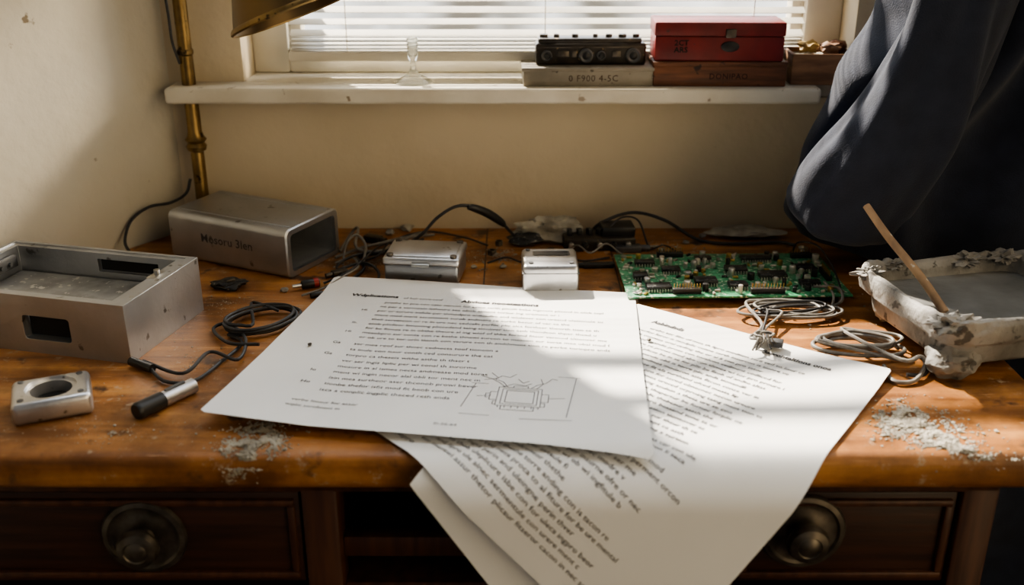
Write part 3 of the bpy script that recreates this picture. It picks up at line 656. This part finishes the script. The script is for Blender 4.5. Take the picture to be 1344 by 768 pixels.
def crumbs(label, spots, n, smin=.0004, smax=.0016, spill=False):
    vs, fs_ = [], []
    for k in range(n):
        cx_, cy_, sx, sy = random.choice(spots)
        g = abs(random.gauss(0,1))**1.2; a = random.uniform(0,2*PI)
        px, py = cx_+g*math.cos(a)*sx, cy_+g*math.sin(a)*sy
        q = P(px, py)
        if mn.noise(Vector((q.x*90,q.y*90,3))) < -.12 and random.random() < .9: continue
        if q.x > XD-.01 or q.x < -.6 or q.y > YW-.01 or q.x < wallx(q.y)+.02: continue
        if q.y < YF+.010 and not spill: continue
        r = random.uniform(smin, smax)*(1 if random.random() < .92 else 1.9)
        zz = r*.4+(.0018*random.random()*(1-g) if g < 1 else 0); qx, qy = q.x, q.y
        if q.y < YF+.001:
            w_ = Q(px, py, YF-.0002)
            if w_.z < -.026 or w_.z > -.010: continue
            qx, qy, zz = w_.x, w_.y, w_.z
        elif q.y < YF+.009:
            dy = .009-(q.y-YF); zz -= .009-math.sqrt(max(0,.009**2-dy*dy))
        base = len(vs)
        for v in IV:
            j = random.uniform(.6,1.2); vs.append((qx+v.x*r*j, qy+v.y*r*j, zz+v.z*r*j*.6))
        fs_ += [[base+i for i in f] for f in IF]
    me = bpy.data.meshes.new('plaster_crumbs'); me.from_pydata(vs, [], fs_); me.materials.append(M['crumb'])
    o = bpy.data.objects.new('plaster_crumbs', me); C.objects.link(o); recenter(o)
    return tag(o, label, 'crumbs', kind='stuff')
crumbs('pale plaster crumbs at the front edge of the desk, left of the pages', [(342,566,15,6),(325,586,18,8),(345,582,20,8),(312,605,10,10),(322,600,16,9)], 7000, .0003, .0013, True)
crumbs('pale plaster crumbs at the front right of the desk', [(1185,545,18,7),(1205,558,26,9),(1228,572,26,8),(1180,560,16,8),(1240,585,18,7)], 9000, .0003, .0013)
crumbs('trail of plaster crumbs toward the front right edge', [(1265,592,14,4),(1300,600,20,5),(1330,605,12,4)], 1900, .0003, .0012, True)
crumbs('scattered crumbs over the back of the desk', [(500,345,80,18),(650,335,70,14),(860,325,90,8),(1060,400,40,25)], 1900, .0003, .0012)
crumbs('scattered crumbs over the left of the desk', [(250,480,90,50),(300,400,40,20),(150,570,60,15)], 800, .0002, .0008)

# ---------- plaster tray
XT, YT = .452, .902
ty = thing('plaster_tray', 'grey tray crusted with rough plaster on the right end of the desk', 'tray', (XT,YT,0), R(13))
def ssq(a, w_, d_, e=.22):
    c, s = math.cos(a), math.sin(a)
    return Vector((w_*math.copysign(abs(c)**e, c), d_*math.copysign(abs(s)**e, s)))
ZL = .010
b = BM(); prof = [(.0,.0),(.40,.0),(.80,.0),(.85,.003),(.88,.012),(.90,.021),(.94,.025),(.99,.027),(1.005,.033),(1.0,.041),(.98,.046),(.94,.047),(.90,.045),(.875,.040),(.855,.030),(.84,.024),(.5,.021),(.0,.021)]
seg = 300; rings = []; fine = []
for (a, c) in zip(prof, prof[1:]):
    for k in range(4): t = k/4; fine.append((a[0]+(c[0]-a[0])*t, a[1]+(c[1]-a[1])*t))
fine.append(prof[-1])
for j, (k, z) in enumerate(fine):
    rg = []
    for i in range(seg):
        a = 2*PI*i/seg; p = ssq(a, .096*max(k,.001), .081*max(k,.001)); v = Vector((p.x,p.y,z+ZL))
        w_ = max(0, min(1, (z-.004)/.02))*(1 if k > .85 else .25)
        n1 = mn.noise(Vector((v.x*26, v.y*26, v.z*18))); n2 = mn.noise(Vector((v.x*85, v.y*85, v.z*70+5))); n3 = mn.noise(Vector((v.x*12, v.y*12, 4))); n4 = mn.noise(Vector((v.x*190, v.y*190, v.z*150)))
        dr = Vector((v.x/.096, v.y/.081, 0)); dr = dr.normalized() if dr.length > 1e-6 else dr
        v += dr*(.0058*n1+.0026*n2+.0010*n4)*w_; v.z += (.0070*n1+.0036*n2+.0012*n4+.006*n3)*w_*(1 if z > .028 else .15)
        rg.append(b.verts.new(v))
    rings.append(rg)
for a, c in zip(rings, rings[1:]):
    for i in range(seg): b.faces.new((a[i], a[(i+1)%seg], c[(i+1)%seg], c[i]))
bmesh.ops.remove_doubles(b, verts=b.verts, dist=.00012)
obj('tray_body', b, 'plaster', ty, ang=60, recalc=True)
b = BM(); pts = [ssq(2*PI*i/80, .096*.862, .081*.862) for i in range(80)]
top_ = [b.verts.new((p.x,p.y,.0285+ZL+.001*mn.noise(Vector((p.x*50,p.y*50,0))))) for p in pts]; bt = [b.verts.new((p.x*.95,p.y*.95,.0215+ZL)) for p in pts]
b.faces.new(top_)
for i in range(80): b.faces.new((bt[i],bt[(i+1)%80],top_[(i+1)%80],top_[i]))
obj('set_plaster', b, 'slurry', ty)
for i, (x, y) in enumerate(((-.072,-.060),(-.066,.052),(.055,-.056))):
    b = BM(); blob(b, (x,y,.014), .022 if i == 0 else .014, (1,.95,.72 if i == 0 else .85), i+50, .3, 4)
    for v in b.verts: v.co.z = max(v.co.z, .0)
    obj('foot', b, 'plaster', ty)
for i, (x, y, r) in enumerate(((.03,.072,.012),(.07,.070,.012),(-.082,-.066,.015),(.045,-.074,.009),(-.088,.060,.010),(-.05,.074,.009))):
    b = BM(); blob(b, (x,y,.045+ZL*.8), r, (1.3,.75,.5), i+20, .9, 4, 2.2); obj('plaster_clump', b, 'plaster', ty)
st = P(1240,410,.0405); se = Q(1137,270,.965)
b = BM(); tube(b, [st, st.lerp(se,.3)+Vector((.001,0,.001)), st.lerp(se,.7)+Vector((-.001,0,0)), se], lambda t: .0042-.0006*t, seg=14)
o = obj('stirring_stick', b, 'stick'); recenter(o); tag(o, 'thin wooden stick standing tilted in the plaster-crusted tray', 'stick')

# ---------- lamp
lx, ly = -.382, 1.214
lp = thing('desk_lamp', 'tall aged brass desk lamp standing in the back left corner', 'lamp', (lx,ly,0))
b = BM(); lathe(b, [(0,0),(.0115,0),(.0115,.004),(.009,.008),(.007,.012),(0,.012)]); obj('base_flange', b, 'brass', lp)
b = BM(); lathe(b, [(0,.01),(.0080,.01),(.0080,.105),(.0112,.107),(.0125,.112),(.0098,.116),(.013,.120),(.0098,.124),(.0085,.13),(.0080,.22),(.0095,.222),(.0095,.226),(.0080,.228),(.0080,.40),(.009,.405),(0,.41)], seg=28); obj('pole', b, 'brass', lp)
scn = Vector((-.206,1.0,.297)); ax = Vector((.36,-.12,-.93)).normalized()
q_ = ax.to_track_quat('Z','Y').to_matrix().to_4x4()
top_s = scn-ax*.085
loc = Vector((lx,ly,0))
b = BM(); tube(b, [Vector((0,0,.40)),Vector((0,0,.47)),Vector((.02,-.04,.52)),Vector((.05,-.12,.50)),top_s-loc-ax*.03,top_s-loc], .0055, seg=14); obj('arm', b, 'brass', lp)
mt = Matrix.Translation(scn-loc) @ q_
b = BM(); lathe(b, [(.0,-.088),(.014,-.088),(.018,-.075),(.022,-.070),(.034,-.060),(.046,-.040),(.055,-.018),(.062,0),(.0635,.001),(.0615,.0015),(.053,-.018),(.044,-.039),(.032,-.058),(.0,-.066)], seg=56, mtx=mt.copy()); obj('lamp_shade', b, 'shade', lp)
b = BM(); lathe(b, [(.0620,-.003),(.0642,-.001),(.0648,.0015),(.0632,.003),(.0618,.001)], seg=56, mtx=mt.copy()); obj('shade_rim', b, 'brass', lp)
b = BM(); lathe(b, [(0,-.06),(.010,-.058),(.012,-.045),(.019,-.03),(.019,-.018),(.012,-.008),(0,-.004)], seg=24, mtx=mt.copy()); obj('bulb', b, 'paintwhite', lp)
b = BM(); tube(b, [Q(214,-20,1.2)-loc,Q(221,20,1.202)-loc,Q(226,55,1.203)-loc,Q(236,84,1.206)-loc], .0016, seg=8); obj('cord', b, 'rubber', lp)

# ---------- sill objects
gx = Q(543,110,1.225)
b = BM(); lathe(b, [(0,0),(.0225,0),(.0235,.0012),(.021,.003),(.013,.007),(.006,.012),(.0035,.017),(.0032,.024),(.0055,.028),(.0062,.034),(.0068,.052),(.0060,.0525),(.0052,.034),(.003,.031),(0,.0305)], seg=36)
o = obj('stemmed_glass', b, 'glass', recalc=True); o.location = (gx.x, 1.225, SILL+.0003); tag(o, 'small clear stemmed glass standing alone on the window sill', 'glass')
def fx(px, py, Y): return Q(px, py, Y).x
x0 = fx(686,110,1.2); x1 = fx(857,108,1.2)
g = thing('storage_box', 'flat grey card box with stencilled lettering on the sill, under the black camera', 'box', ((x0+x1)/2, 1.23, SILL), R(1))
wg = x1-x0
b = BM(); box(b, wg, .058, .020, 0, 0, .010, bev=.002); obj('body', b, 'cardgrey', g)
b = BM(); box(b, wg+.003, .060, .004, 0, 0, .0195, bev=.001); obj('lid', b, 'cardgrey', g)
b = textmesh('0 F900 4-5C', .0105, 'CENTER', 1.1); bmesh.ops.transform(b, matrix=T(.006,-.0294,.006,rx=R(90)), verts=b.verts); obj('lettering', b, 'burnt_ink', g, sm=False)
cz = SILL+.0217
cm = thing('vintage_camera', 'worn black vintage camera with round dials lying on the grey card box', 'camera', ((x0+x1)/2+.004, 1.235, cz), R(1))
b = BM(); box(b, .130, .030, .025, 0, 0, .0125, bev=.003, seg=3); obj('body', b, 'camblack', cm)
b = BM(); box(b, .122, .024, .006, -.001, 0, .0275, bev=.002); obj('top_plate', b, 'camblack', cm)
b = BM(); box(b, .1305, .0305, .0012, 0, 0, .0205, bev=.0003); obj('trim_band', b, 'knob', cm)
for x, r in ((-.052,.0065),(-.006,.0085),(.012,.0055),(.050,.009)):
    b = BM(); lathe(b, [(0,0),(r,0),(r,.003),(r*.82,.004),(r*.7,.003),(r*.45,.002),(0,.002)], seg=28, mtx=T(x,-.0148,.011,rx=R(90))); o = obj('lens_ring', b, 'alu_d', cm)
    b = BM(); lathe(b, [(0,.0022),(r*.55,.0022),(r*.4,.0032),(0,.0036)], seg=20, mtx=T(x,-.0148,.011,rx=R(90))); obj('lens_glass', b, 'black', o)
for x, w_ in ((-.033,.014),(.030,.010),(-.020,.006)):
    b = BM(); box(b, w_, .002, .007, x, -.0155, .013, bev=.0006); obj('badge', b, 'knob', cm)
for x, r in ((-.055,.005),(-.040,.0035),(-.018,.004),(.006,.003),(.022,.004),(.038,.005),(.054,.004)):
    b = BM(); cyl(b, r, .004, x, 0, .032, seg=20, bev=.0008); obj('dial', b, 'knob', cm)
x0 = fx(858,105,1.2); x1 = fx(1032,103,1.2); wg = x1-x0
g = thing('wooden_box', 'long reddish brown wooden box on the sill, underneath the red box', 'box', ((x0+x1)/2, 1.232, SILL), R(-1))
b = BM(); box(b, wg, .064, .024, 0, 0, .012, bev=.0015); obj('body', b, 'oldwood', g)
b = BM(); box(b, wg+.002, .066, .005, 0, 0, .0262, bev=.001); obj('lid', b, 'oldwood', g)
b = textmesh('DONIPAO', .0092, 'CENTER', 1.1, bold=.0001); bmesh.ops.transform(b, matrix=T(.010,-.0328,.009,rx=R(90)), verts=b.verts); obj('lettering', b, 'pale_ink', g, sm=False)
g2 = thing('red_box', 'red box with a dark clasp resting on the long wooden box', 'box', ((x0+x1)/2-.002, 1.232, SILL+.0290), R(-2))
b = BM(); box(b, wg-.006, .060, .028, 0, 0, .014, bev=.0015); obj('body', b, 'redbox', g2)
b = BM(); box(b, wg-.004, .062, .016, 0, 0, .0365, bev=.002); obj('lid', b, 'redbox', g2)
b = BM(); lathe(b, [(0,0),(.008,0),(.008,.002),(.005,.003),(0,.003)], seg=24, mtx=T(.012,-.0302,.017,rx=R(90)) @ Matrix.Diagonal((1.3,.75,1,1))); obj('badge', b, 'black', g2)
b = BM(); box(b, .012, .003, .010, .012, -.0318, .032, bev=.001); obj('clasp', b, 'knob', g2)
b = textmesh('2CT\nARS', .0088, 'LEFT', 1.05, .9, bold=.0002); bmesh.ops.transform(b, matrix=T(-.052,-.0304,.018,rx=R(90)), verts=b.verts); obj('lettering', b, 'dark', g2, sm=False)
x0 = fx(1035,100,1.22); x1 = x0+.075
g = thing('wooden_box', 'small tan wooden box holding scraps, at the right end of the sill', 'box', ((x0+x1)/2, 1.236, SILL), R(-2))
b = BM(); box(b, .073, .055, .036, 0, 0, .018); c1 = BM(); box(c1, .066, .048, .04, 0, 0, .026); b = cut(b, [c1]); obj('body', b, 'tanwood', g, bev=.0008)
b = BM(); box(b, .064, .046, .002, 0,0,.030); obj('liner', b, 'cardgrey', g)
for i, (x,y,m,lab) in enumerate(((-.012,.004,'yellow','yellow crumpled scrap in the small tan box'),(.010,-.006,'tanwood','pale brown crumpled scrap in the small tan box'),(.024,.008,'oldwood','dark brown crumpled scrap in the small tan box'))):
    b = BM(); blob(b, (0,0,.008), .010, (1.2,1,.7), 40+i, .6); o = obj('scrap', b, m); o.location = ((x0+x1)/2+x, 1.236+y, SILL+.0315); tag(o, lab, 'scrap')

# ---------- coat
ct = thing('coat', 'dark navy coat hanging in heavy folds at the right of the desk', 'coat', (.62,1.11,FLOOR))
def interp(tab, z):
    for (a, va), (c, vc) in zip(tab, tab[1:]):
        if a >= z >= c:
            t = (a-z)/(a-c); t = t*t*(3-2*t); return va+(vc-va)*t
    return tab[-1][1] if z < tab[-1][0] else tab[0][1]
XC, YC = .62, 1.125
left = [(.56,.025),(.52,.07),(.47,.13),(.40,.18),(.29,.232),(.208,.265),(.12,.292),(.06,.305),(.03,.285),(.012,.205),(.004,.135),(-.55,.13)]
right = [(.56,.025),(.52,.10),(.46,.18),(.38,.22),(.2,.25),(0,.26),(-.55,.27)]
fron = [(.56,.02),(.50,.05),(.42,.07),(.29,.078),(.1,.072),(-.1,.085),(-.55,.10)]
FO = []   # folds radiating from the hook: angle, amplitude, width
for th, am, wd in ((-60,.026,.13),(-43,.036,.10),(-29,.040,.085),(-16,.048,.09),(-3,.040,.08),(9,.038,.08),(21,.036,.085),(32,.03,.08)):
    FO.append((R(th), am, wd))
def folds(X, Z):
    dx = X-.60; dz = .60-Z; rad = math.hypot(dx, dz); an = math.atan2(dx, max(dz,1e-4))
    an += .16*mn.noise(Vector((X*4, Z*4, 2)))
    s = 0
    for th, am, wd in FO:
        t = (an-th)/wd
        s += am*(math.exp(-t*t) if t < 0 else math.exp(-t*t*2.4))
    return s*min(1, rad/.35)
b = BM(); rings = []; zs = []
z = .56
while z > -.55: zs.append(z); z -= .004 if z < .03 and z > -.01 else .006
seg = 420
for z in zs:
    rg = []
    xl, xr, yr = interp(left,z), interp(right,z), interp(fron,z)
    dn = max(0, min(1, (.56-z)/.35))
    for i in range(seg):
        a = 2*PI*i/seg; c, s = math.cos(a), math.sin(a)
        rx = xr if c > 0 else xl
        x = rx*math.copysign(abs(c)**.85, c); y = yr*math.copysign(abs(s)**.8, s)
        if s > 0: y *= .75
        n1 = mn.noise(Vector((x*7, s, z*6)))
        dd = folds(XC+x, z)-.016+.014*n1*dn
        dd += .004*math.sin(z*20+x*13+3*n1)*dn
        dd *= min(1, abs(s)*2.2+.1)
        y += (-dd if s < 0 else dd*.2); x += c*.008*n1*dn
        X = XC+x; Y = min(YC+y, YW-.012)
        if z > .14 and Y > YW-.055 : Y = YW-.055 if X < .40 else Y
        if z < .006 and X < XD+.012: X = XD+.012
        rg.append(b.verts.new((X-.62, Y-1.11, z-FLOOR)))
    rings.append(rg)
for a, c in zip(rings, rings[1:]):
    for i in range(seg): b.faces.new((a[i], a[(i+1)%seg], c[(i+1)%seg], c[i]))
b.faces.new(rings[0])
obj('coat_body', b, 'coat', ct, ang=180, recalc=True)
path = smooth([(.475,1.045,.43),(.450,1.03,.33),(.420,1.02,.24),(.390,1.03,.16),(.364,1.050,.10),(.350,1.065,.058)], 20)
b = BM(); rings = []; n_p = len(path); sg_ = 180
for j, c in enumerate(path):
    t = j/(n_p-1); d_ = (path[min(j+1,n_p-1)]-path[max(j-1,0)]).normalized()
    s = Vector((1,0,0)); s = (s-d_*s.dot(d_)).normalized(); u = d_.cross(s).normalized(); rg = []
    rr = .043+.026*t
    if t < .12: rr *= (t/.12)**.5*.9+.1
    if t > .90: rr *= 1-.45*((t-.90)/.10)**2
    for i in range(sg_):
        a = 2*PI*i/sg_
        n1 = mn.noise(Vector((math.cos(a)*1.0, math.sin(a)*1.0, t*2.2+9)))
        f1 = .5+.5*math.cos(t*11+a*1.3+2.2*n1); f2 = .5+.5*math.cos(a*4+t*5+2.0*n1)
        fold = .007*f1*f1+.010*f2*f2+.009*n1-.007
        k = rr+fold
        v = c+s*math.cos(a)*k+u*math.sin(a)*k*.7
        v.z = max(v.z, .004); v.y = min(v.y, YW-.06)
        rg.append(b.verts.new((v.x-.62, v.y-1.11, v.z-FLOOR)))
    rings.append(rg)
for a, c in zip(rings, rings[1:]):
    for i in range(sg_): b.faces.new((a[i], a[(i+1)%sg_], c[(i+1)%sg_], c[i]))
b.faces.new(rings[0]); b.faces.new(rings[-1][::-1])
obj('sleeve', b, 'coat', ct, ang=180, recalc=True)
hk = thing('wall_hook', 'metal wall hook holding the navy coat', 'hook', (.62, YW, .575))
b = BM(); box(b, .02, .006, .05, 0, -.003, .01, bev=.002); obj('plate', b, 'brass', hk)
b = BM(); tube(b, [(0,-.004,.0),(0,-.05,-.012),(0,-.09,-.012),(0,-.12,0),(0,-.125,.02)], .004); obj('prong', b, 'brass', hk)

# ---------- shift so the floor is at z = 0
for o in C.objects:
    if o.parent is None: o.location.z += .75
# ---------- light
sd = Vector((.534*math.cos(R(40)), -.845*math.cos(R(40)), -math.sin(R(40))))
l = bpy.data.lights.new('sun', 'SUN'); l.energy = 27; l.angle = R(1.6); l.color = (1,.89,.74)
o = bpy.data.objects.new('sun', l); C.objects.link(o); o.rotation_euler = sd.to_track_quat('-Z','Y').to_euler()
# added warm lamp outside the window, no known source, to brighten the left wall
l = bpy.data.lights.new('left_wall_fill', 'AREA'); l.energy = 80; l.shape = 'SQUARE'; l.size = .35; l.color = (1,.84,.62)
o = bpy.data.objects.new('left_wall_fill', l); C.objects.link(o); o.location = (1.7,2.4,1.9)
o.rotation_euler = (Vector((-.55,1.0,.95))-Vector(o.location)).to_track_quat('-Z','Y').to_euler()
w = bpy.data.worlds.new('world'); bpy.context.scene.world = w; w.use_nodes = True
nt = w.node_tree; N = nt.nodes.new; Lk = nt.links.new; bg = nt.nodes['Background']
tc = N('ShaderNodeTexCoord'); sx = N('ShaderNodeSeparateXYZ'); Lk(tc.outputs['Generated'], sx.inputs[0])
mr = N('ShaderNodeMapRange'); mr.inputs['From Min'].default_value = -.05; mr.inputs['From Max'].default_value = .25; Lk(sx.outputs[1], mr.inputs[0])
nz = N('ShaderNodeTexNoise'); nz.inputs['Scale'].default_value = 9; nz.inputs['Detail'].default_value = 3; Lk(tc.outputs['Generated'], nz.inputs['Vector'])
gr = N('ShaderNodeValToRGB'); gr.color_ramp.elements[0].position = .40; gr.color_ramp.elements[0].color = (.40,.36,.29,1); gr.color_ramp.elements[1].position = .60; gr.color_ramp.elements[1].color = (2.1,2.1,2.0,1); Lk(nz.outputs['Fac'], gr.inputs[0])
mz = N('ShaderNodeMapRange'); mz.inputs['From Min'].default_value = -.06; mz.inputs['From Max'].default_value = .08; Lk(sx.outputs[2], mz.inputs[0])
mg = N('ShaderNodeMixRGB'); Lk(mz.outputs[0], mg.inputs[0]); Lk(gr.outputs[0], mg.inputs[1]); mg.inputs[2].default_value = (5.2,5.5,5.8,1)
mx = N('ShaderNodeMixRGB'); mx.inputs[1].default_value = (.145,.142,.138,1); Lk(mg.outputs[0], mx.inputs[2])
Lk(mr.outputs[0], mx.inputs[0]); Lk(mx.outputs[0], bg.inputs[0]); bg.inputs[1].default_value = 1.0
bpy.context.scene.view_settings.look = 'AgX - Medium High Contrast'
# ---------- camera
cam = bpy.data.cameras.new('camera'); cam.lens = 36; cam.sensor_width = 36; cam.clip_start = .01
cam.dof.use_dof = True; cam.dof.focus_distance = 1.02; cam.dof.aperture_fstop = 4.0
o = bpy.data.objects.new('camera', cam); C.objects.link(o); o.location = (0,0,.75+H); o.rotation_euler = (R(90)-TH,0,0)
bpy.context.scene.camera = o
